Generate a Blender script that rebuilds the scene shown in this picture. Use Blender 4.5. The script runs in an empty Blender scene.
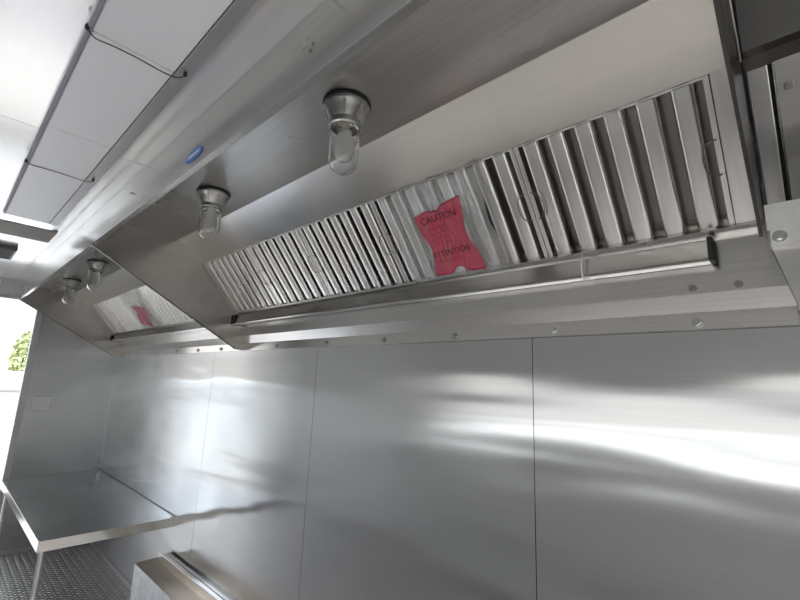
import bpy, bmesh, math, random
from mathutils import Vector, Matrix
random.seed(4)
C = bpy.context.scene.collection
sc = bpy.context.scene
S = 1.372            # one measuring unit = distance from the lens to the back wall, in metres
EYE = 1.681          # lens height above the floor
def V(x, y, z):      # units about the lens -> metres
    return Vector((x*S, y*S, z*S + EYE))

# ---------------------------------------------------------------- materials
def mat(name):
    m = bpy.data.materials.new(name); m.use_nodes = True
    nt = m.node_tree
    return m, nt, nt.nodes['Principled BSDF']
def N(nt, t, **kw):
    n = nt.nodes.new(t)
    for k, v in kw.items(): setattr(n, k, v)
    return n
def simple(name, col, rough=.5, metal=0.0, spec=None, coat=0):
    m, nt, b = mat(name)
    b.inputs['Base Color'].default_value = (*col, 1)
    b.inputs['Roughness'].default_value = rough
    b.inputs['Metallic'].default_value = metal
    if spec is not None: b.inputs['Specular IOR Level'].default_value = spec
    if coat: b.inputs['Coat Weight'].default_value = coat
    return m
def steel(name, col=(.60,.60,.595), rough=.25, aniso=0.0, grain=(3,160,160), grain_amt=.06,
          wave=None, wave_dist=.004, wave_detail=1.0):
    """brushed sheet steel: grain noise in tint and gloss, slow waves of the sheet in the normal"""
    m, nt, b = mat(name)
    b.inputs['Metallic'].default_value = 1.0
    geo = N(nt, 'ShaderNodeNewGeometry')
    mp = N(nt, 'ShaderNodeMapping'); mp.inputs['Scale'].default_value = grain
    nt.links.new(geo.outputs['Position'], mp.inputs['Vector'])
    nz = N(nt, 'ShaderNodeTexNoise'); nz.inputs['Scale'].default_value = 1; nz.inputs['Detail'].default_value = 3
    nt.links.new(mp.outputs['Vector'], nz.inputs['Vector'])
    cr = N(nt, 'ShaderNodeMapRange')
    cr.inputs['From Min'].default_value = .3; cr.inputs['From Max'].default_value = .7
    cr.inputs['To Min'].default_value = 1-grain_amt; cr.inputs['To Max'].default_value = 1+grain_amt
    nt.links.new(nz.outputs['Fac'], cr.inputs['Value'])
    mx = N(nt, 'ShaderNodeVectorMath', operation='SCALE'); mx.inputs[0].default_value = col
    nt.links.new(cr.outputs['Result'], mx.inputs['Scale'])
    nt.links.new(mx.outputs['Vector'], b.inputs['Base Color'])
    nl = N(nt, 'ShaderNodeTexNoise'); nl.inputs['Scale'].default_value = 2.3; nl.inputs['Detail'].default_value = 2
    nt.links.new(geo.outputs['Position'], nl.inputs['Vector'])
    rr = N(nt, 'ShaderNodeMapRange')
    rr.inputs['From Min'].default_value = .3; rr.inputs['From Max'].default_value = .7
    rr.inputs['To Min'].default_value = rough*.85; rr.inputs['To Max'].default_value = rough*1.15
    nt.links.new(nl.outputs['Fac'], rr.inputs['Value'])
    nt.links.new(rr.outputs['Result'], b.inputs['Roughness'])
    if aniso:
        b.inputs['Anisotropic'].default_value = abs(aniso)
        tg = N(nt, 'ShaderNodeTangent', direction_type='RADIAL', axis='Z')
        nt.links.new(tg.outputs['Tangent'], b.inputs['Tangent'])
        if aniso < 0: b.inputs['Anisotropic Rotation'].default_value = .25
    if wave:
        mw = N(nt, 'ShaderNodeMapping'); mw.inputs['Scale'].default_value = wave
        nt.links.new(geo.outputs['Position'], mw.inputs['Vector'])
        nw = N(nt, 'ShaderNodeTexNoise'); nw.inputs['Scale'].default_value = 1; nw.inputs['Detail'].default_value = wave_detail
        nt.links.new(mw.outputs['Vector'], nw.inputs['Vector'])
        bp = N(nt, 'ShaderNodeBump'); bp.inputs['Strength'].default_value = 1; bp.inputs['Distance'].default_value = wave_dist
        nt.links.new(nw.outputs['Fac'], bp.inputs['Height'])
        nt.links.new(bp.outputs['Normal'], b.inputs['Normal'])
    return m

M = {}
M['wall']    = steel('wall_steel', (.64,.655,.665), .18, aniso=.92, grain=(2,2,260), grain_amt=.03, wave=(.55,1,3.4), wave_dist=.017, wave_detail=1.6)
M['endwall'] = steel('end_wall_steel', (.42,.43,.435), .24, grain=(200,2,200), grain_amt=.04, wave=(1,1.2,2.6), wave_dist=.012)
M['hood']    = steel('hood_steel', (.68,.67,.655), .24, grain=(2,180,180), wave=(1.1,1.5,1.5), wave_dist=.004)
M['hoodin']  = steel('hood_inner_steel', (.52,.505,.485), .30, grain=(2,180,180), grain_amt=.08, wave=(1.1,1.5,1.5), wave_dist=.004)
M['divider'] = steel('end_panel_steel', (.40,.385,.365), .24, grain=(160,2,160), wave=(1.5,1.5,1.5), wave_dist=.004)
M['reflect_dark']    = steel('dark_reflection_steel', (.20,.195,.19), .26, grain=(2,160,160), wave=(1.5,1.5,1.5), wave_dist=.004)  # same steel, with the dark reflections it shows put into the colour
M['plenum']  = steel('plenum_steel', (.80,.79,.77), .23, grain=(2,180,180), grain_amt=.03, wave=(1.6,1,1), wave_dist=.006)
M['trim']    = steel('trim_steel', (.74,.725,.70), .17, grain=(2,200,200), wave=(1.5,1,1), wave_dist=.006)
M['filter']  = steel('filter_steel', (.88,.865,.84), .27, grain=(60,4,4), grain_amt=.08)
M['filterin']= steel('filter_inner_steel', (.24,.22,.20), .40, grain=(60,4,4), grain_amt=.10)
M['ceil']    = steel('ceiling_metal', (.90,.90,.90), .16, grain=(2,40,40), grain_amt=.015, wave=(1.1,1.3,1), wave_dist=.006)
M['ceil'].node_tree.nodes['Principled BSDF'].inputs['Metallic'].default_value = .6
M['table']   = steel('table_steel', (.68,.695,.71), .24, grain=(2,150,150), wave=(1.2,1.2,1), wave_dist=.004)
M['alu']     = steel('aluminium_strip', (.50,.50,.51), .45, grain=(3,60,60))
M['cast']    = steel('cast_lamp_metal', (.50,.50,.49), .36, grain=(20,20,20), grain_amt=.05)
M['zinc']    = steel('galvanised_sheet', (.62,.66,.69), .38, grain=(25,25,25), grain_amt=.14)
M['bracket'] = steel('bracket_metal', (.80,.80,.79), .42, grain=(30,30,30), grain_amt=.05)
M['bolt']    = steel('bolt_zinc', (.55,.55,.54), .22, grain=(30,30,30))
M['gasket']  = simple('dark_gasket', (.02,.02,.022), .6)
M['black']   = simple('black_cord', (.012,.012,.016), .5)
M['purple']  = simple('grey_edge_gasket', (.30,.29,.36), .55)
M['frame']   = simple('white_painted_metal', (.92,.92,.93), .16, .55)
M['whitewall'] = simple('white_wall_panel', (.86,.86,.85), .45)
M['brown']   = simple('taupe_band', (.24,.22,.20), .6)
M['darkgrey']= simple('dark_grey_plastic', (.10,.10,.11), .5)
M['switch']  = simple('grey_cover_plate', (.93,.94,.95), .25)
M['tie']     = simple('white_nylon', (.75,.75,.73), .5)
M['brass']   = simple('brass_socket', (.55,.42,.20), .3, 1.0)
M['blue']    = simple('badge_blue', (.03,.13,.42), .35)
M['bluelite']= simple('badge_light_blue', (.08,.22,.55), .35)
M['ink']     = simple('black_ink', (.02,.006,.01), .6)
M['sky_wall']= simple('outside_white_paint', (.86,.87,.87), .5)
M['rubber']  = simple('tyre_rubber', (.03,.03,.03), .8)
M['bark']    = simple('tree_bark', (.16,.12,.09), .9)
M['leaf']    = simple('tree_leaf', (.34,.40,.20), .7)

# lens of the ceiling light: white prismatic plastic
m, nt, b = mat('prismatic_lens')
b.inputs['Base Color'].default_value = (.80,.82,.86,1); b.inputs['Roughness'].default_value = .35
geo = N(nt,'ShaderNodeNewGeometry'); vo = N(nt,'ShaderNodeTexVoronoi'); vo.inputs['Scale'].default_value = 150
vo.inputs['Randomness'].default_value = 0.0
rt = N(nt,'ShaderNodeMapping'); rt.inputs['Rotation'].default_value = (0,0,.785)
nt.links.new(geo.outputs['Position'], rt.inputs['Vector']); nt.links.new(rt.outputs['Vector'], vo.inputs['Vector'])
bp = N(nt,'ShaderNodeBump'); bp.inputs['Strength'].default_value = .5; bp.inputs['Distance'].default_value = .002
nt.links.new(vo.outputs['Distance'], bp.inputs['Height']); nt.links.new(bp.outputs['Normal'], b.inputs['Normal'])
M['lens'] = m

# clear jar glass
m, nt, b = mat('clear_glass')
b.inputs['Base Color'].default_value = (.97,.98,.98,1); b.inputs['Roughness'].default_value = .02
b.inputs['Transmission Weight'].default_value = 1; b.inputs['IOR'].default_value = 1.45
M['glass'] = m
m, nt, b = mat('frosted_bulb')
b.inputs['Base Color'].default_value = (.93,.93,.91,1); b.inputs['Roughness'].default_value = .45
b.inputs['Transmission Weight'].default_value = .6; b.inputs['IOR'].default_value = 1.2
M['bulb'] = m

# plastic film: mostly see-through with glossy wrinkles
def film(name, col, clear, rough=.12, wr=.010, gloss=.15):
    m = bpy.data.materials.new(name); m.use_nodes = True; nt = m.node_tree
    out = nt.nodes['Material Output']; b = nt.nodes['Principled BSDF']
    b.inputs['Base Color'].default_value = (*col,1); b.inputs['Roughness'].default_value = rough
    b.inputs['Specular IOR Level'].default_value = .8
    geo = N(nt,'ShaderNodeNewGeometry'); mp = N(nt,'ShaderNodeMapping')
    mp.inputs['Scale'].default_value = (46,10,10); mp.inputs['Rotation'].default_value = (0,.25,.1)
    nz = N(nt,'ShaderNodeTexNoise'); nz.inputs['Scale'].default_value = 1.2; nz.inputs['Detail'].default_value = 5
    nt.links.new(geo.outputs['Position'], mp.inputs['Vector']); nt.links.new(mp.outputs['Vector'], nz.inputs['Vector'])
    bp = N(nt,'ShaderNodeBump'); bp.inputs['Distance'].default_value = wr; bp.inputs['Strength'].default_value = 1
    nt.links.new(nz.outputs['Fac'], bp.inputs['Height']); nt.links.new(bp.outputs['Normal'], b.inputs['Normal'])
    tr = N(nt,'ShaderNodeBsdfTransparent'); tr.inputs['Color'].default_value = (.97,.97,.97,1)
    gl = N(nt,'ShaderNodeBsdfGlossy'); gl.inputs['Roughness'].default_value = .15
    nt.links.new(bp.outputs['Normal'], gl.inputs['Normal'])
    mx = N(nt,'ShaderNodeMixShader'); mx.inputs['Fac'].default_value = 1-clear
    nt.links.new(tr.outputs[0], mx.inputs[1]); nt.links.new(b.outputs[0], mx.inputs[2])
    mg = N(nt,'ShaderNodeMixShader'); mg.inputs['Fac'].default_value = gloss
    nt.links.new(mx.outputs[0], mg.inputs[1]); nt.links.new(gl.outputs[0], mg.inputs[2])
    nt.links.new(mg.outputs[0], out.inputs['Surface'])
    return m
M['film'] = film('clear_bag_film', (.78,.79,.78), .88, wr=.022)
M['red']  = film('red_printed_film', (.46,.012,.06), .05, rough=.3, wr=.012, gloss=.06)

# diamond tread plate: raised lozenges in alternating directions
m, nt, b = mat('tread_plate')
b.inputs['Metallic'].default_value = 1; b.inputs['Base Color'].default_value = (.60,.58,.56,1); b.inputs['Roughness'].default_value = .38
geo = N(nt,'ShaderNodeNewGeometry'); sp = N(nt,'ShaderNodeSeparateXYZ'); nt.links.new(geo.outputs['Position'], sp.inputs[0])
def mth(op, a, bb=None, c=None):
    n = N(nt,'ShaderNodeMath', operation=op)
    for i, v in enumerate((a, bb, c)):
        if v is None: continue
        if isinstance(v, (int,float)): n.inputs[i].default_value = v
        else: nt.links.new(v, n.inputs[i])
    return n.outputs[0]
px = .052
def lug(ox, oy, ang):
    u = mth('SUBTRACT', mth('FRACT', mth('ADD', mth('DIVIDE', sp.outputs[0], px), ox)), .5)
    v = mth('SUBTRACT', mth('FRACT', mth('ADD', mth('DIVIDE', sp.outputs[1], px), oy)), .5)
    ca, sa = math.cos(ang), math.sin(ang)
    a = mth('ADD', mth('MULTIPLY', u, ca), mth('MULTIPLY', v, sa))
    w = mth('SUBTRACT', mth('MULTIPLY', v, ca), mth('MULTIPLY', u, sa))
    d = mth('ADD', mth('POWER', mth('DIVIDE', a, .42), 2), mth('POWER', mth('DIVIDE', w, .14), 2))
    return mth('MAXIMUM', mth('SUBTRACT', 1, d), 0)
h = mth('MAXIMUM', lug(0,0,.785), lug(.5,.5,-.785))
h2 = mth('POWER', h, .5)
bp = N(nt,'ShaderNodeBump'); bp.inputs['Strength'].default_value = 1; bp.inputs['Distance'].default_value = .014
nt.links.new(h2, bp.inputs['Height']); nt.links.new(bp.outputs['Normal'], b.inputs['Normal'])
tc_ = N(nt,'ShaderNodeMix', data_type='RGBA'); tc_.inputs['A'].default_value = (.52,.485,.46,1); tc_.inputs['B'].default_value = (.88,.87,.85,1)
nt.links.new(h2, tc_.inputs['Factor']); nt.links.new(tc_.outputs['Result'], b.inputs['Base Color'])
M['tread'] = m
m, nt, b = mat('outside_concrete')
nz = N(nt,'ShaderNodeTexNoise'); nz.inputs['Scale'].default_value = 3
cr = N(nt,'ShaderNodeValToRGB'); cr.color_ramp.elements[0].color = (.30,.295,.28,1); cr.color_ramp.elements[1].color = (.38,.375,.36,1)
nt.links.new(nz.outputs['Fac'], cr.inputs['Fac']); nt.links.new(cr.outputs['Color'], b.inputs['Base Color']); b.inputs['Roughness'].default_value = .9
M['concrete'] = m

# ---------------------------------------------------------------- mesh helpers
def obj(name, bm, m, parent=None, smooth=False, bevel=0):
    me = bpy.data.meshes.new(name)
    bmesh.ops.recalc_face_normals(bm, faces=bm.faces[:])
    bm.to_mesh(me); bm.free()
    if smooth:
        for p in me.polygons: p.use_smooth = True
    o = bpy.data.objects.new(name, me); C.objects.link(o)
    me.materials.append(m)
    if parent:
        o.parent = parent; r = parent
        while r.parent: r = r.parent
        me.transform(Matrix.Translation(-r.location))
    if bevel:
        md = o.modifiers.new('Bevel','BEVEL'); md.width = bevel; md.segments = 2; md.limit_method = 'ANGLE'
    return o
def thing(name, label, cat, loc, group=None):
    o = bpy.data.objects.new(name, None); C.objects.link(o); o.location = loc; o.empty_display_size = .05
    o['label'] = label; o['category'] = cat
    if group: o['group'] = group
    return o
def tag(o, label, cat, group=None):
    o['label'] = label; o['category'] = cat
    if group: o['group'] = group
    return o
def struct(name, bm, m, **kw):
    o = obj(name, bm, m, **kw); o['kind'] = 'structure'; return o
def box(bm, a, b):
    a, b = Vector(a), Vector(b)
    vs = [bm.verts.new((x,y,z)) for x in (a.x,b.x) for y in (a.y,b.y) for z in (a.z,b.z)]
    for f in ((0,1,3,2),(4,6,7,5),(0,4,5,1),(2,3,7,6),(0,2,6,4),(1,5,7,3)):
        bm.faces.new([vs[i] for i in f])
def prism(bm, pts, off):
    """polygon (list of Vectors) pushed along off"""
    a = [bm.verts.new(p) for p in pts]; b = [bm.verts.new(Vector(p)+off) for p in pts]
    bm.faces.new(a); bm.faces.new(b[::-1])
    n = len(pts)
    for i in range(n): bm.faces.new((a[i], a[(i+1)%n], b[(i+1)%n], b[i]))
def sheet(bm, prof, x0, x1, t=.003):
    """folded sheet: profile of (y,z) metres, thickness t to the left of the walking direction, from x0 to x1"""
    P = [Vector(p) for p in prof]; off = []
    for i, p in enumerate(P):
        ns = []
        for a, b in ((i-1,i),(i,i+1)):
            if a < 0 or b >= len(P): continue
            d = (P[b]-P[a]).normalized(); ns.append(Vector((-d.y, d.x)))
        n = sum(ns, Vector((0,0))).normalized(); k = 1/max(.35, n.dot(ns[0]))
        off.append(p + n*t*k)
    for i in range(len(P)-1):
        prism(bm, [Vector((x0,*P[i])), Vector((x0,*P[i+1])), Vector((x0,*off[i+1])), Vector((x0,*off[i]))], Vector((x1-x0,0,0)))
    bmesh.ops.remove_doubles(bm, verts=bm.verts[:], dist=1e-6)
def tube(bm, pts, r, seg=8, cap=True):
    pts = [Vector(p) for p in pts]; rings = []; up = None
    for i, p in enumerate(pts):
        d = (pts[min(i+1,len(pts)-1)] - pts[max(i-1,0)]).normalized()
        if up is None:
            up = d.orthogonal().normalized()
        up = (up - d*up.dot(d)).normalized(); s = d.cross(up)
        rr = r[i] if isinstance(r,(list,tuple)) else r
        rings.append([bm.verts.new(p + (up*math.cos(2*math.pi*k/seg) + s*math.sin(2*math.pi*k/seg))*rr) for k in range(seg)])
    for a, b in zip(rings, rings[1:]):
        for k in range(seg): bm.faces.new((a[k], a[(k+1)%seg], b[(k+1)%seg], b[k]))
    if cap: bm.faces.new(rings[0][::-1]); bm.faces.new(rings[-1])
def lathe(bm, prof, c, seg=32, axis='z'):
    """prof: (radius, height) pairs about a vertical axis through c"""
    rings = []
    for r, h in prof:
        if r < 1e-6: rings.append([bm.verts.new((c[0], c[1], c[2]+h))])
        else: rings.append([bm.verts.new((c[0]+r*math.cos(2*math.pi*k/seg), c[1]+r*math.sin(2*math.pi*k/seg), c[2]+h)) for k in range(seg)])
    for a, b in zip(rings, rings[1:]):
        for k in range(seg):
            i, j = k, (k+1)%seg
            if len(a) == 1 and len(b) == 1: continue
            if len(a) == 1: bm.faces.new((a[0], b[j], b[i]))
            elif len(b) == 1: bm.faces.new((a[i], a[j], b[0]))
            else: bm.faces.new((a[i], a[j], b[j], b[i]))
def spline(pts, n=8):
    P = [Vector(p) for p in pts]; out = []
    for i in range(len(P)-1):
        p0, p1, p2, p3 = P[max(i-1,0)], P[i], P[i+1], P[min(i+2,len(P)-1)]
        for k in range(n):
            t = k/n
            out.append(.5*((2*p1)+(p2-p0)*t+(2*p0-5*p1+4*p2-p3)*t*t+(3*p1-p0-3*p2+p3)*t**3))
    out.append(P[-1]); return out
def B(): return bmesh.new()

# ---------------------------------------------------------------- the room
XL = -4.035*S          # far end wall
XR = 3.40              # near end wall, behind the lens' right
YB = S                 # back wall
YF = -1.068            # serving-side wall
ZC = .616*S + EYE      # ceiling
T = .05
# floor
bm = B(); box(bm, (XL-T, YF-T, -.06), (XR+T, YB+T, 0)); struct('floor', bm, M['tread'])
# ceiling: panels with a hairline joint between them
bm = B()
seam = [XL-T, -4.10, -2.88, -1.93, -.75, .47, XR+T]
seam = [XL-T, -4.36, -3.15, -1.925, -.70, .52, 1.74, XR+T]
for a, b_ in zip(seam, seam[1:]): box(bm, (a+.0012, YF-T, ZC), (b_-.0012, YB+T, ZC+.02))
box(bm, (XL-T, YF-T, ZC+.012), (XR+T, YB+T, ZC+.05))
struct('ceiling', bm, M['ceil'])
# back wall: steel sheets four feet wide
bm = B()
ws = [XL, -3.157*S, -2.268*S, -1.372*S, -.4925*S, .40*S, 1.29*S, XR]
for a, b_ in zip(ws, ws[1:]): box(bm, (a+.0013, YB, 0), (b_-.0013, YB+.02, ZC))
struct('wall_back', bm, M['wall'])
bm = B(); box(bm, (XL-T, YB+.015, 0), (XR+T, YB+T, ZC)); struct('wall_back_core', bm, M['gasket'])
# far end wall with the doorway
DY0, DY1, DZ = -.42, .462*S, .492*S+EYE
bm = B()
box(bm, (XL-T, DY1, 0), (XL, YB, ZC)); box(bm, (XL-T, YF, 0), (XL, DY0, ZC)); box(bm, (XL-T, DY0, DZ), (XL, DY1, ZC))
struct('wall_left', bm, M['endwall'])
bm = B()
for y0, y1 in ((DY0-.012, DY0+.018), (DY1-.018, DY1+.032)): box(bm, (XL-T-.01, y0, 0), (XL+.008, y1, DZ))
box(bm, (XL-T-.01, DY0, DZ-.018), (XL+.008, DY1, DZ+.02))
struct('door_1', bm, M['alu'], bevel=.003)
# serving side with its long opening
W0, W1, WZ0, WZ1 = -2.75, 1.35, 1.10, 1.80
bm = B()
D0, D1, DH = 1.55, 3.15, 2.15  # unseen side opening, added to let in soft fill light
box(bm, (XL, YF-T, 0), (D0, YF, WZ0)); box(bm, (D1, YF-T, 0), (XR, YF, WZ0))
box(bm, (XL, YF-T, WZ1), (D0, YF, ZC)); box(bm, (D1, YF-T, WZ1), (XR, YF, ZC)); box(bm, (D0, YF-T, DH), (D1, YF, ZC))
box(bm, (XL, YF-T, WZ0), (W0, YF, WZ1)); box(bm, (W1, YF-T, WZ0), (D0, YF, WZ1))
box(bm, (D1, YF-T, WZ0), (XR, YF, WZ1))
struct('wall_front', bm, M['whitewall'])
bm = B()
box(bm, (D0-.03, YF-T-.01, 0), (D0, YF+.01, DH)); box(bm, (D1, YF-T-.01, 0), (D1+.03, YF+.01, DH)); box(bm, (D0-.03, YF-T-.01, DH), (D1+.03, YF+.01, DH+.03))
struct('fill_light_opening', bm, M['alu'])  # frame round the added opening
bm = B()
box(bm, (W0, YF-T, WZ0+.275), (W1, YF-.01, WZ0+.315)); box(bm, (W0, YF-T-.01, WZ0-.03), (W1, YF+.02, WZ0)); box(bm, (W0, YF-T-.01, WZ1), (W1, YF+.02, WZ1+.03))
for x in (W0-.03, W1): box(bm, (x, YF-T-.01, WZ0-.03), (x+.03, YF+.02, WZ1+.03))
struct('window_1', bm, M['alu'])
bm = B(); box(bm, (XR, YF, 0), (XR+T, YB, ZC)); struct('wall_right', bm, M['whitewall'])
bm = B(); box(bm, (XL, DY1+.04, 0), (XL+.006, YB-.001, .045)); struct('baseboard_left', bm, M['alu'])
bm = B(); box(bm, (XL+.01, YB-.006, 0), (XR, YB, .03)); struct('baseboard_back', bm, M['alu'])
bm = B(); box(bm, (-2.66*S, -.1, ZC-.010), (-2.42*S, .285*S, ZC-.0005)); struct('ceiling_band', bm, M['brown'])  # thin brown band laid across the ceiling near the doorway

# ---------------------------------------------------------------- exhaust hoods
YL, ZL = .335, .476             # front lip
F0 = Vector((.779, .515)); F1 = Vector((.954, .303))     # filter plane, top and bottom
fd = (F1-F0).normalized(); fn = Vector((-.771,-.636)).normalized()
def yz(p): return (p[0]*S, p[1]*S+EYE)
def bolt(parent, x, y, z, r=.008, washer=.013, m='bolt'):
    """hex bolt with a washer, sticking out of a vertical face towards -y"""
    bm = B()
    for rr, a, b_, seg in ((washer, 0, -.003, 16), (r, -.003, -.010, 6)):
        ra = [bm.verts.new((x+rr*math.cos(2*math.pi*k/seg), y+a, z+rr*math.sin(2*math.pi*k/seg))) for k in range(seg)]
        rb = [bm.verts.new((x+rr*math.cos(2*math.pi*k/seg), y+b_, z+rr*math.sin(2*math.pi*k/seg))) for k in range(seg)]
        bm.faces.new(ra); bm.faces.new(rb[::-1])
        for k in range(seg): bm.faces.new((ra[k], ra[(k+1)%seg], rb[(k+1)%seg], rb[k]))
    return obj('bolt', bm, M[m], parent)
def end_panel(parent, x, t=.006, m='divider', short=False):
    pts = [(YL+.002,ZL+.002),(YL+.002,.531),(YL+.008,.531),(YL+.008,.6135),(.992,.6135),(.992,.128),(.958,.132)]
    if short: pts = [(YL+.002,ZL+.002),(YL+.002,.6135),(.968,.6135),(.968,.30),(.80,.235)]
    bm = B(); prism(bm, [Vector((x,*yz(p))) for p in pts], Vector((t,0,0)))
    # folded flange along the sloping lower edge
    d0, d1 = Vector(yz(pts[0])), Vector(yz(pts[-1]))
    prism(bm, [Vector((x,*d0)), Vector((x+t,*d0)), Vector((x+t,*d1)), Vector((x,*d1))], Vector((0,.002,.003)))
    return obj('end_panel', bm, M[m], parent)
def hood(x0, x1, label, gut0, gut1, bolts, smallbolts, left=True, short=False, xe=None):
    t = thing('exhaust_hood', label, 'exhaust hood', ((x0+x1)/2, .66*S, .128*S+EYE), None)
    # face: canopy below, closure strip above, a shade set back
    bm = B(); sheet(bm, [yz((YL+.022,ZL+.010)), yz((YL+.003,ZL+.006)), yz((YL,ZL)), yz((YL,.534))][::-1], x0, x1, .003); obj('canopy_face', bm, M['hood'], t)
    bm = B(); sheet(bm, [yz((YL+.004,.615)), yz((YL+.004,.530))], x0, x1, .003); obj('closure_strip', bm, M['hood'], t)
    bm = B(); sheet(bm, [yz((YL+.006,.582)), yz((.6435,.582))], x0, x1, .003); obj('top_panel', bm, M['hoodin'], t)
    bm = B(); sheet(bm, [yz((.643,.582)), yz((.779,.5155)), yz((.786,.5155)), yz((.80,.53))], x0, x1, .002); obj('plenum_panel', bm, M['plenum'], t)
    x1, xp = (xe or x1), x1
    # back: filter rail, vertical back, ledge and wall flange
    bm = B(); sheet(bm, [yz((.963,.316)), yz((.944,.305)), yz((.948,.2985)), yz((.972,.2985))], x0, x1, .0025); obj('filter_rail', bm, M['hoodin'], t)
    bm = B(); sheet(bm, [yz((.970,.302)), yz((.970,.193)), yz((.9915,.1605))], x0, x1, .002); obj('back_panel', bm, M['hood'], t)
    bm = B(); sheet(bm, [yz((.9915,.161)), yz((.9915,.127)), yz((.9975,.1255))], x0, x1, .002); obj('wall_flange', bm, M['trim'], t)
    # grease gutter with its ends
    bm = B(); sheet(bm, [yz((.966,.246)), yz((.926,.2425)), yz((.924,.246)), yz((.932,.2495)), yz((.939,.285)), yz((.945,.288))][::-1], gut0, gut1, .0025)
    g = obj('grease_gutter', bm, M['trim'], t)
    for x in (gut0-.004, gut1-.002):
        bm = B(); prism(bm, [Vector((x,*yz(p))) for p in ((.964,.244),(.928,.2425),(.927,.289),(.962,.294))], Vector((.012,0,0))); obj('end_cap', bm, M['gasket'], g, bevel=.003)
    if left: end_panel(t, x0, .006)
    x1 = xp; end_panel(t, x1-.008, .006, m='reflect_dark' if short else 'divider', short=short)
    for bx in bolts: bolt(t, bx*S, .9915*S-.001, .1405*S+EYE)
    for bx in smallbolts: bolt(t, bx*S, .970*S-.001, .2035*S+EYE, .006, .009, 'darkbolt')
    return t
M['reflect_brown'] = steel('brown_reflection_sheet', (.40,.33,.26), .30, grain=(2,30,30), grain_amt=.12)  # brown reflection on the wheel box top, painted into the sheet colour
M['darkbolt'] = steel('dull_bolt', (.30,.28,.26), .35)
NX0, NX1 = -1.967*S, -.028*S
FX0, FX1 = -4.0325*S, -1.9675*S
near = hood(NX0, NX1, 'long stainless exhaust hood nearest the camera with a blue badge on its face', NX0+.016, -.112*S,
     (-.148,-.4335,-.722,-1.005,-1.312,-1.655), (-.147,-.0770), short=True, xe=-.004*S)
far = hood(FX0, FX1, 'farther stainless exhaust hood in the far corner beside the bright doorway', FX0+.016, FX1-.02,
     (-2.186,-2.470,-2.783,-3.15,-3.55,-3.9), ())
# blank strips that close the filter row
def on_slope(x, v, n=0.0):
    """a point on the filter plane: x metres, v metres down the slope, n metres out towards the room"""
    p = Vector((F0.x*S, F0.y*S+EYE)) + fd*v + fn*n
    return Vector((x, p.x, p.y))
SL = (F1-F0).length*S
def slope_box(bm, x0, x1, v0, v1, n0, n1):
    vs = [bm.verts.new(on_slope(x,v,n)) for x in (x0,x1) for v in (v0,v1) for n in (n0,n1)]
    for f in ((0,1,3,2),(4,6,7,5),(0,4,5,1),(2,3,7,6),(0,2,6,4),(1,5,7,3)): bm.faces.new([vs[i] for i in f])
bm = B(); slope_box(bm, -.0695*S, NX1-.002, -.002, SL, -.045, .001); obj('filler_strip', bm, M['filter'], near)
bm = B(); slope_box(bm, NX0+.006, -1.958*S, -.002, SL, -.045, .001); obj('filler_strip', bm, M['filter'], near)
bm = B(); slope_box(bm, FX0+.006, -3.995*S, -.002, SL, -.045, .001); obj('filler_strip', bm, M['filter'], far)
# blue oval badge on the near hood
bm = B()
def oval(bm, cx, cz, a, b_, y0, y1, n=28):
    prism(bm, [Vector((cx+a*math.cos(2*math.pi*k/n), y0, cz+b_*math.sin(2*math.pi*k/n))) for k in range(n)], Vector((0,y1-y0,0)))
bcx, bcz, byy = -1.0*S, .507*S+EYE, YL*S
oval(bm, bcx, bcz, .066, .021, byy-.0002, byy-.0022); bd = obj('badge', bm, M['blue'], near)
bm = B(); oval(bm, bcx, bcz, .058, .015, byy-.0023, byy-.0030); obj('badge_field', bm, M['bluelite'], bd)
bm = B()
for k in range(9):
    cx = bcx - .040 + .010*k
    prism(bm, [Vector((cx-.0035,byy-.0031,bcz-.005)), Vector((cx+.0005,byy-.0031,bcz-.005)), Vector((cx+.0045,byy-.0031,bcz+.005)), Vector((cx+.0005,byy-.0031,bcz+.005))], Vector((0,-.0006,0)))
obj('badge_lettering', bm, M['sky_wall'], bd)
# hanging pin and rivets on the face
bm = B(); tube(bm, [V(-.553,.334,.556), V(-.553,.331,.556), V(-.5535,.329,.548), V(-.5535,.329,.536)], .0035, 8); obj('pin', bm, M['bolt'], near)
for x, z in ((-.961,.556),(-1.50,.556),(-.25,.556)):
    bolt(near, x*S, (YL+.004)*S, z*S+EYE, .003, .004)

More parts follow.
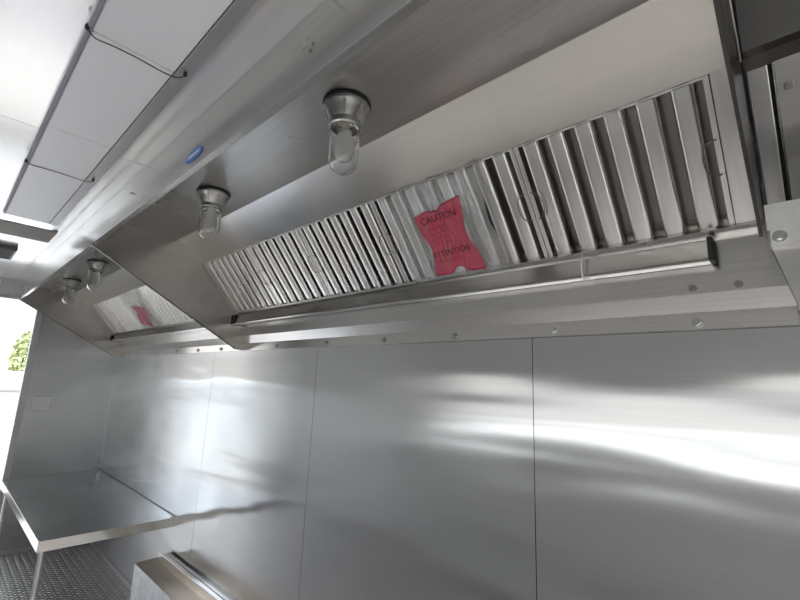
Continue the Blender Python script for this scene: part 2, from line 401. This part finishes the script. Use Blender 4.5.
# baffle filters
def make_filter(x0, x1, label, hl=True, hr=True):
    t = thing('baffle_filter', label, 'grease filter', on_slope((x0+x1)/2, SL, -.02), 'baffle filters along the hoods')
    x0 += .0012; x1 -= .0012; fw = .013
    bm = B()
    for a, b_ in ((x0, x0+fw), (x1-fw, x1)): slope_box(bm, a, b_, .001, SL-.001, -.045, 0)
    slope_box(bm, x0+fw, x1-fw, .001, .008, -.045, -.004); slope_box(bm, x0+fw, x1-fw, SL-.006, SL-.001, -.045, -.003)
    obj('frame', bm, M['filter'], t, bevel=.0015)
    inner = x1-x0-2*fw; n = max(4, round(inner/.072)); p = inner/n
    def chan(bm, c, w, n0, n1, cr=.007):
        # inverted channel: flat face with rounded shoulders and returned sides
        prof = []
        for k in range(5):
            a = math.pi - k*math.pi/8; prof.append((c-w/2+cr+cr*math.cos(a), n1-cr+cr*math.sin(a)))
        for k in range(5):
            a = math.pi/2 - k*math.pi/8; prof.append((c+w/2-cr+cr*math.cos(a), n1-cr+cr*math.sin(a)))
        prof = [(c-w/2, n0)] + prof + [(c+w/2, n0)]
        inn = [(c+(x-c)*.94, (nn if nn == n0 else nn-.0015)) for x, nn in prof]
        pts = prof + inn[::-1]
        va = [bm.verts.new(on_slope(x, .008, nn)) for x, nn in pts]; vb = [bm.verts.new(on_slope(x, SL-.006, nn)) for x, nn in pts]
        L = len(prof)
        for i in range(len(pts)):
            j = (i+1) % len(pts); bm.faces.new((va[i], va[j], vb[j], vb[i]))
        for vv in (va, vb):
            for i in range(L-1): bm.faces.new((vv[i], vv[i+1], vv[2*L-2-i], vv[2*L-1-i]))
    for k in range(n):
        bm = B(); chan(bm, x0+fw+p*(k+.5)-.003, p*.64, -.022, -.001, .011)
        o = obj('baffle', bm, M['filter'], t, smooth=True)
        o.data.set_sharp_from_angle(angle=.6)
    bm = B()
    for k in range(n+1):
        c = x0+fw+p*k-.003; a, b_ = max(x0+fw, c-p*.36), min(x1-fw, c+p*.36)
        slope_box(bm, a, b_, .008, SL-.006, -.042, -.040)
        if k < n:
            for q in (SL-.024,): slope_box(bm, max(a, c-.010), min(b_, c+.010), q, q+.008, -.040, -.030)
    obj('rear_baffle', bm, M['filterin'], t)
    vc = SL*.50
    for on, x, s in ((hl, x0+fw*.5, 1), (hr, x1-fw*.5, -1)):
        if not on: continue
        bm = B()
        pts = spline([on_slope(x, vc-.040, .001), on_slope(x+s*.006, vc-.043, .007), on_slope(x+s*.026, vc-.032, .010), on_slope(x+s*.032, vc, .010),
                      on_slope(x+s*.026, vc+.032, .010), on_slope(x+s*.006, vc+.043, .007), on_slope(x, vc+.040, .001)], 6)
        tube(bm, pts, .0019, 6)
        h = obj('handle', bm, M['darkbolt'], t, smooth=True)
        for q in (-.040, .040):
            bm = B(); slope_box(bm, x-.006, x+.006, vc+q-.006, vc+q+.006, 0, .004); obj('clip', bm, M['filter'], h, bevel=.001)
    return t
nb = [-1.958, -1.583, -1.238, -.8735, -.4215, -.0695]
nlab = ['narrow steel baffle filter at the far end of the near hood, beside the dividing panel',
        'steel baffle filter second from the dividing panel in the near hood',
        'steel baffle filter left of the one covered by the clear bag with red print',
        'wide steel baffle filter behind the clear plastic bag with red print in the near hood',
        'steel baffle filter at the right end of the near hood, right of the bagged one']
for i in range(5): make_filter(nb[i]*S, nb[i+1]*S, nlab[i], hl=i != 0, hr=True)
fb = [-3.995, -3.76, -3.345, -2.955, -2.58, -1.985]
flab = ['narrow steel baffle filter in the far hood closest to the doorway',
        'steel baffle filter in the far hood left of the crumpled bag',
        'steel baffle filter behind the crumpled bag in the far hood',
        'steel baffle filter in the far hood right of the crumpled bag',
        'steel baffle filter in the far hood mostly hidden behind the dividing panel']
for i in range(5): make_filter(fb[i]*S, fb[i+1]*S, flab[i], hl=False, hr=False)

# blank box section right of the near hood
t = thing('hood_enclosure', 'plain steel blanking section at the right edge, right of the near hood', 'hood enclosure', V(.16,.7,.33))
EX0, EX1 = -.0245*S, .36*S
bm = B(); sheet(bm, [yz((.70,.6135)), yz((.735,.500)), yz((.752,.500))], EX0, EX1, .003); obj('upper_panel', bm, M['reflect_dark'], t)
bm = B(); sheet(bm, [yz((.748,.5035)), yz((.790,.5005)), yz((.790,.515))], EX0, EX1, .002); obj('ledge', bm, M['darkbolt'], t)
bm = B(); slope_box(bm, EX0, .0005*S, .012, SL*.99, -.012, 0); obj('blank_panel', bm, M['hood'], t, bevel=.002)
bm = B(); slope_box(bm, .0055*S, EX1, .012, SL*.99, -.012, .004); obj('blank_panel', bm, M['hood'], t, bevel=.004)
bm = B(); slope_box(bm, .0005*S, .0055*S, .012, SL*.99, -.030, -.022); obj('gap_strip', bm, M['gasket'], t)
bm = B(); slope_box(bm, .016*S, .027*S, SL*.19, SL*.225, .0045, .012); obj('latch', bm, M['darkbolt'], t, bevel=.002)
bm = B(); sheet(bm, [yz((.962,.318)), yz((.970,.302)), yz((.970,.150))], -.003*S, EX1, .002); obj('back_panel', bm, M['hood'], t)
# pale bracket box below it
t = thing('corner_bracket', 'pale grey bolted bracket box at the right edge below the blank panels', 'bracket', V(.16,.74,.196))
BX0, BX1, BY = -.0225*S, .36*S, .738
bm = B(); sheet(bm, [yz((BY+.004,.262)), yz((BY,.2605)), yz((BY,.225))], BX0, BX1, .004); obj('upper_flange', bm, M['bracket'], t)
bm = B(); sheet(bm, [yz((BY-.003,.2265)), yz((BY-.003,.1985)), yz((BY+.006,.196))], BX0+.004, BX1, .004); obj('front_plate', bm, M['bracket'], t)
bm = B(); prism(bm, [V(-.0195,BY,.1985), V(.26,BY,.1985), V(.26,.969,.157), V(-.001,.969,.157), V(-.011,.84,.179)], Vector((0,0,.004))); obj('underside', bm, M['bracket'], t)
bm = B(); prism(bm, [V(-.0195,BY,.1985), V(-.011,.84,.179), V(-.001,.969,.157), V(-.001,.969,.168), V(-.011,.84,.19), V(-.0195,BY,.209)], Vector((-.003,0,0))); obj('side_edge', bm, M['trim'], t)
bolt(t, -.0105*S, (BY-.003)*S-.001, .2125*S+EYE, .007, .011)
bolt(t, .055*S, (BY-.003)*S-.001, .2125*S+EYE, .007, .011)

# ---------------------------------------------------------------- jar lamps
def make_lamp(x, y, label, first=None):
    c = V(x, y, .582); c.z -= .0015
    if first:
        r = first.copy(); C.objects.link(r); r.location = c; r['label'] = label
        for ch in first.children:
            k = ch.copy(); C.objects.link(k); k.parent = r
            for g in ch.children:
                d = g.copy(); C.objects.link(d); d.parent = k
        return r
    t = thing('jar_lamp', label, 'lamp', c, 'jar lamps under the hoods')
    bm = B(); lathe(bm, [(0,0),(.069,0),(.0705,-.003),(.069,-.006),(0,-.006)], c, 36); obj('gasket', bm, M['gasket'], t, smooth=True).data.set_sharp_from_angle(angle=.6)
    bm = B(); lathe(bm, [(0,-.006),(.067,-.006),(.068,-.012),(.066,-.017),(.061,-.022),(.056,-.035),(.0475,-.054),(.046,-.058),(.047,-.062),(.047,-.074),(.044,-.078),(.0,-.078)], c, 36)
    for k in range(8):
        a = 2*math.pi*k/8
        tube(bm, [c+Vector((.062*math.cos(a), .062*math.sin(a), -.019)), c+Vector((.0475*math.cos(a), .0475*math.sin(a), -.055))], .003, 6)
    bd = obj('lamp_body', bm, M['cast'], t, smooth=True); bd.data.set_sharp_from_angle(angle=.6)
    for k in range(3):
        a = 2*math.pi*k/3 + .5
        bm = B(); lathe(bm, [(0,.004),(.004,.003),(.005,0),(0,0)], c+Vector((.0475*math.cos(a), .0475*math.sin(a), -.068)), 8)
        obj('set_screw', bm, M['bolt'], bd)
    outer = [(.0425,-.078),(.0435,-.100),(.0435,-.172)] + [(.0435*math.cos(q*math.pi/16), -.172-.046*math.sin(q*math.pi/16)) for q in range(1,8)] + [(0,-.218)]
    inner = [(max(0,r-.0022) if r > 0 else 0, h+(.0022 if h < -.16 else 0)) for r, h in outer]
    bm = B(); lathe(bm, outer + inner[::-1] + outer[:1], c, 36)
    bmesh.ops.remove_doubles(bm, verts=bm.verts[:], dist=1e-6)
    obj('glass_jar', bm, M['glass'], t, smooth=True)
    bm = B(); lathe(bm, [(0,-.084),(.019,-.085),(.021,-.098),(.026,-.112),(.0295,-.130),(.0300,-.146),(.027,-.162),(.019,-.174),(.008,-.180),(0,-.181)], c, 24); bl = obj('bulb', bm, M['bulb'], t, smooth=True)
    bm = B(); lathe(bm, [(0,-.078),(.022,-.078),(.022,-.084),(0,-.084)], c, 20); obj('socket', bm, M['brass'], bl, smooth=True).data.set_sharp_from_angle(angle=.6)
    return t
l0 = make_lamp(-.665, .511, 'nearest and largest jar lamp, clear glass under a cast metal collar')
make_lamp(-1.347, .526, 'jar lamp under the near hood below the blue badge', l0)
make_lamp(-2.748, .516, 'jar lamp under the far hood nearer the dividing panel', l0)
make_lamp(-3.462, .528, 'farthest jar lamp, under the far hood near the doorway', l0)

# ---------------------------------------------------------------- plastic bags on the filters
def bag(name, label, x0, x1, v0, v1, red, words, seed):
    rnd = random.Random(seed)
    t = thing(name, label, 'plastic bag', on_slope((x0+x1)/2, v1, .01), 'plastic bags over filters')
    nx, nv = 36, 30
    ph = [rnd.uniform(0,6.28) for _ in range(6)]
    def hgt(u, v):
        return .014 + .005*math.sin(5*u+3*v+ph[0]) + .0035*math.sin(17*u-4*v+ph[1]) + .002*math.sin(33*u+9*v+ph[2]) + .003*math.sin(11*v+ph[3])
    def edge(v): return 1 - .07*math.sin(math.pi*v)**2 + .015*math.sin(14*v+ph[4])
    def gridsheet(bm, xa, xb, va, vb, lift, shape, th=.0008):
        gs = []
        for lay in (0, 1):
            g = []
            for i in range(nx+1):
                row = []
                for j in range(nv+1):
                    u, v = i/nx, j/nv
                    du, dv = shape(u, v)
                    X = xa + (xb-xa)*du; W = va + (vb-va)*dv
                    uu, vv = (X-x0)/(x1-x0), (W-v0)/(v1-v0)
                    row.append(bm.verts.new(on_slope(X, W, hgt(uu, vv)+lift-lay*th)))
                g.append(row)
            gs.append(g)
            for i in range(nx):
                for j in range(nv): bm.faces.new((g[i][j], g[i+1][j], g[i+1][j+1], g[i][j+1]))
        a, b_ = gs
        rim = [(i,0) for i in range(nx)] + [(nx,j) for j in range(nv)] + [(i,nv) for i in range(nx,0,-1)] + [(0,j) for j in range(nv,0,-1)]
        for k in range(len(rim)):
            (i,j), (p,q) = rim[k], rim[(k+1)%len(rim)]
            bm.faces.new((a[i][j], a[p][q], b_[p][q], b_[i][j]))
    bm = B(); gridsheet(bm, x0, x1, v0, v1, 0, lambda u, v: (.5+(u-.5)*edge(v), v + .01*math.sin(9*u+ph[5])))
    obj('clear_film', bm, M['film'], t, smooth=True)
    rx0, rx1, rv0, rv1, shape = red
    bm = B(); gridsheet(bm, rx0, rx1, rv0, rv1, .0016, shape); rd = obj('red_print', bm, M['red'], t, smooth=True)
    # lettering lies on the print
    for txt, fx, fv, size in words:
        cu = bpy.data.curves.new('lettering', 'FONT'); cu.body = txt; cu.size = size; cu.extrude = .0002; cu.align_x = 'LEFT'
        tmp = bpy.data.objects.new('tmp', cu); C.objects.link(tmp)
        dg = bpy.context.evaluated_depsgraph_get(); me = bpy.data.meshes.new_from_object(tmp.evaluated_get(dg))
        bpy.data.objects.remove(tmp); bpy.data.curves.remove(cu)
        for v in me.vertices:
            X = fx + v.co.x; W = fv - v.co.y - (v.co.x)*.03
            uu, vv = (X-x0)/(x1-x0), (W-v0)/(v1-v0)
            v.co = on_slope(X, W, hgt(uu, vv) + .0021 + v.co.z)
        o = bpy.data.objects.new('lettering', me); C.objects.link(o); me.materials.append(M['ink'])
        o.parent = rd; me.transform(Matrix.Translation(-t.location))
    return t
def waist(u, v):
    # outline of the printed block: pinched at the middle, flaring low right, notched at top and foot
    w = .5+(u-.5)*(1 - .13*math.exp(-((v-.52)/.16)**2))
    w += .05*(v > .62)*max(0,(v-.62))*u*4 + .02*math.sin(10*v+1)
    top = .055*math.exp(-((u-.44)/.10)**2) + .10*(1-u)
    foot = .10*math.exp(-((u-.52)/.12)**2)
    return (w, v*(1-foot) + (1-v)*top)
r0, r1 = -.742*S, -.590*S
bag('plastic_bag', 'clear plastic bag with red printed block and black lettering over the wide filter', -.835*S, -.515*S, .006, SL-.004,
    (r0, r1, .083, .358, waist),
    [('CAUTION', r0+.022, .150, .036), ('---- ------ --', r0+.028, .118, .022), ('------ ---- ---', r0+.030, .176, .020),
     ('----- --- ------', r0+.034, .198, .018), ('--- ------- ---', r0+.038, .218, .018), ('---- -- ------', r0+.040, .238, .018),
     ('ATTENTION', r0+.012, .285, .031), ('---- ------ ----', r0+.024, .308, .022)], 3)
q0, q1 = -3.26*S, -3.03*S
bag('plastic_bag', 'crumpled clear plastic bag with red patch over a filter in the far hood', -3.34*S, -2.96*S, .006, SL-.004,
    (q0, q1, .13, .365, lambda u, v: (.04+.85*u+.12*math.sin(5*v)*(1-u), v*(.8+.2*u)+.15*u*(1-v))), [], 8)

# white string tied round the gutter
bm = B()
tube(bm, spline([V(-.333,.949,.296), V(-.334,.930,.288), V(-.336,.921,.276), V(-.337,.922,.258), V(-.3365,.923,.244), V(-.336,.928,.2405), V(-.330,.927,.2395), V(-.322,.924,.239)], 6), .0022, 6)
tube(bm, spline([V(-.342,.944,.302), V(-.339,.934,.293), V(-.337,.922,.279), V(-.336,.9205,.27)], 6), .0018, 6)
tag(obj('string_tie', bm, M['tie'], smooth=True), 'white string tied round the grease gutter under the near hood', 'string')

# ---------------------------------------------------------------- ceiling light with its shock cords
LZ = ZC
x_end = -2.275*S
t = thing('ceiling_light', 'long white ceiling light with grey lens panels, unlit', 'ceiling light', V(-1.0,.16,.60))
lz0, lz1 = ZC-.022, ZC-.001
ya, yb, yc = .089*S, .2345*S, .262*S
xe = .62*S
bm = B()
box(bm, (-2.378*S, ya-.006, lz0+.004), (xe, ya+.004, lz1)); box(bm, (-2.378*S, ya+.004, lz0+.004), (x_end, yc-.004, lz1)); box(bm, (xe-.02, ya+.004, lz0+.004), (xe, yb, lz1))
obj('frame', bm, M['frame'], t, bevel=.002)
bm = B(); box(bm, (-2.28*S, yb+.002, lz0+.002), (xe, yc, lz1)); obj('side_strip', bm, M['alu'], t, bevel=.002)
bm = B(); box(bm, (-2.24*S, ya-.004, lz0-.003), (xe, ya+.006, lz0+.006)); obj('edge_gasket', bm, M['purple'], t, bevel=.002)
lx = [x_end+.004, -1.640*S, -1.335*S, -.880*S, .05, xe-.022]
for k, (a, b_) in enumerate(zip(lx, lx[1:])):
    bm = B(); box(bm, (a+.002, ya+.006, lz0+.001+(.002 if k == 1 else 0)), (b_-.002, yb, lz1-.002)); obj('lens_panel', bm, M['lens'], t, bevel=.004)
def cord(x, label, sag):
    t = thing('shock_cord', label, 'cord', (x, (ya+yb)/2, lz0))
    z = lz0-.006
    bm = B(); tube(bm, spline([(x+.006, ya-.004, z), (x-.006, ya+.016, z-.005-sag), (x-.004, ya+.05, z-.004-sag), (x, (ya+yb)/2, z-.005-sag), (x-.002, yb-.02, z-.007-sag), (x+.004, yb+.012, z-.006), (x+.020, yb+.020, z+.002)], 8), .0016, 8); obj('cord', bm, M['black'], t, smooth=True)
    for px_, py_ in ((x+.006, ya-.004), (x+.020, yb+.020)):
        bm = B(); lathe(bm, [(0,.012),(.004,.010),(.0052,.003),(.0044,-.003),(.002,-.005),(0,-.005)], (px_, py_, z-.001), 12); obj('end_knob', bm, M['black'], t, smooth=True)
cord(-.875*S, 'black cord across the ceiling light nearest the camera', .003)
cord(-1.615*S, 'thin black cord across the ceiling light farther away', 0)
for px_, py_ in ((-1.395,.272),(-1.53,.284),(-1.85,.289)):
    pass
# dark slotted vent on the ceiling near the door
t = thing('ceiling_vent', 'dark slotted vent on the ceiling near the doorway', 'vent', V(-3.0,.12,.60))
bm = B(); box(bm, (-3.21*S, -.02, ZC-.03), (-2.93*S, .200*S, ZC-.001)); obj('vent_frame', bm, M['darkgrey'], t, bevel=.004)
for k in range(6):
    x = (-3.18+.045*k)*S
    bm = B(); box(bm, (x, 0, ZC-.036), (x+.012, .188*S, ZC-.0305)); obj('louvre', bm, M['darkgrey'], t)

# ---------------------------------------------------------------- table, wheel box, cover plate
TZ = -.735*S+EYE
tx0, tx1, ty0, ty1 = XL+.008, -2.522*S, .444*S, .992*S
t = thing('steel_table', 'low stainless steel table in the far corner by the doorway', 'table', ((tx0+tx1)/2, (ty0+ty1)/2, 0))
bm = B(); box(bm, (tx0, ty0, TZ-.004), (tx1, ty1, TZ)); obj('tabletop', bm, M['table'], t)
bm = B(); box(bm, (tx0, ty0-.003, TZ-.062), (tx1, ty0, TZ)); box(bm, (tx1, ty0-.003, TZ-.062), (tx1+.003, YB-.0005, TZ)); obj('apron', bm, M['trim'], t, bevel=.001)
bm = B(); box(bm, (tx0, ty1-.012, TZ), (tx1, ty1, TZ+.012)); obj('rear_lip', bm, M['table'], t)
for lx_, ly_ in ((tx1-.045, ty0+.03), (tx0+.22, ty0+.03)):
    bm = B(); tube(bm, [(lx_, ly_, TZ-.004), (lx_, ly_, .03)], .013, 14); lg = obj('leg', bm, M['bracket'], t, smooth=True); lg.data.set_sharp_from_angle(angle=.6)
    bm = B(); lathe(bm, [(0,.03),(.017,.03),(.019,.022),(.015,.004),(.018,0),(0,0)], (lx_, ly_, .0), 14); obj('foot', bm, M['darkgrey'], lg, smooth=True)
WX0, WX1, WY0, WZ = -2.558*S, -.9, .855*S, -.93*S+EYE
t = thing('wheel_box', 'galvanised wheel box with a back rail low against the wall', 'wheel box', ((WX0+WX1)/2, 1.25, 0))
bm = B(); box(bm, (WX0, WY0, 0), (WX1, .972*S, WZ)); obj('box_body', bm, M['zinc'], t, bevel=.002)
bm = B(); box(bm, (WX0-.002, WY0-.002, WZ), (WX1, .966*S, WZ+.002)); obj('top_sheet', bm, M['reflect_brown'], t)
bm = B(); box(bm, (WX0-.002, .966*S, WZ), (WX1, .9985*S, WZ+.018)); box(bm, (WX0-.002, .964*S, WZ), (WX1, .970*S, WZ+.034)); obj('back_rail', bm, M['trim'], t, bevel=.002)
t = thing('switch_plate', 'small grey cover plate on the far end wall beside the doorway', 'cover plate', (XL, .578*S, -.25*S+EYE))
bm = B(); box(bm, (XL+.0005, .525*S, -.285*S+EYE), (XL+.012, .628*S, -.19*S+EYE)); pl = obj('plate', bm, M['switch'], t, bevel=.004)
bm = B(); box(bm, (XL+.012, .555*S, -.262*S+EYE), (XL+.017, .598*S, -.212*S+EYE)); obj('flap', bm, M['switch'], pl, bevel=.003)

# ---------------------------------------------------------------- outside
bm = B(); box(bm, (-60,-60,-.75), (60,60,-.70)); struct('ground', bm, M['concrete'])
t = thing('parked_trailer', 'white trailer parked outside the doorway', 'trailer', (-10.6, .2, -.70))
bm = B(); box(bm, (-11.9,-2.6,-.25), (-9.4,1.6,1.62)); obj('body', bm, M['sky_wall'], t, bevel=.05)
bm = B(); box(bm, (-9.4,-2.5,1.30), (-9.385,1.5,1.34)); obj('rub_rail', bm, M['alu'], t)
for y in (-1.6, .6):
    bm = B()
    n = 24
    prism(bm, [Vector((-9.62, y+.34*math.cos(2*math.pi*k/n), -.36+.34*math.sin(2*math.pi*k/n))) for k in range(n)], Vector((.2,0,0))); obj('wheel', bm, M['rubber'], t)
t = thing('tree', 'pale green tree outside behind the white trailer', 'tree', (-15.5, 1.7, -.70))
bm = B(); tube(bm, [(-15.5,1.7,-.7),(-15.45,1.74,.6),(-15.5,1.7,2.0)], [.16,.13,.07], 10); obj('trunk', bm, M['bark'], t, smooth=True)
bm = B(); rr = random.Random(2)
for k in range(1500):
    d = Vector((rr.gauss(0,1), rr.gauss(0,1), rr.gauss(0,1))).normalized()*(rr.random()**.4)
    p = Vector((-15.5+d.x*.6, 1.72+d.y*.36, 1.95+d.z*.75)); a = rr.uniform(.05,.10)
    u = Vector((rr.gauss(0,1), rr.gauss(0,1), rr.gauss(0,1))).normalized(); w = u.orthogonal().normalized(); w.rotate(Matrix.Rotation(rr.uniform(0,6), 3, u))
    u2 = u.cross(w)
    bm.faces.new([bm.verts.new(p+w*a*s+u2*a*.55*q) for s, q in ((-1,0),(0,-1),(1,0),(0,1))])
obj('crown', bm, M['leaf'], t)

# ---------------------------------------------------------------- daylight
w = bpy.data.worlds.new('daylight'); sc.world = w; w.use_nodes = True
nt = w.node_tree; bg = nt.nodes['Background']
tc = N(nt,'ShaderNodeTexCoord'); sx = N(nt,'ShaderNodeSeparateXYZ'); nt.links.new(tc.outputs['Generated'], sx.inputs[0])
cr = N(nt,'ShaderNodeValToRGB'); e = cr.color_ramp.elements
e[0].position = .0; e[0].color = (.36,.348,.33,1); e[1].position = .6; e[1].color = (.98,1.06,1.18,1)
nt.links.new(sx.outputs[2], cr.inputs['Fac']); nt.links.new(cr.outputs['Color'], bg.inputs['Color'])
bg.inputs['Strength'].default_value = 2.6
sun = bpy.data.lights.new('sun', 'SUN'); sun.energy = 8.0; sun.angle = .03; sun.color = (1,.95,.88)
so = bpy.data.objects.new('sun', sun); C.objects.link(so); so.rotation_euler = (math.radians(52), 0, math.radians(4))

# ---------------------------------------------------------------- camera
cam = bpy.data.cameras.new('camera'); co = bpy.data.objects.new('camera', cam); C.objects.link(co)
R = Matrix(((.7305,.6816,.0412),(-.1014,.1680,-.9806),(-.6753,.7122,.1918)))
m3 = Matrix((R[0], -R[1], -R[2])).transposed()
co.matrix_world = Matrix.Translation((0,0,EYE)) @ m3.to_4x4()
cam.sensor_width = 36; cam.lens = 431.99/800*36; cam.clip_start = .02
sc.camera = co
sc.view_settings.view_transform = 'Standard'; sc.view_settings.look = 'None'; sc.view_settings.gamma = 1
sc.view_settings.use_curve_mapping = False; sc.view_settings.exposure = 0.4
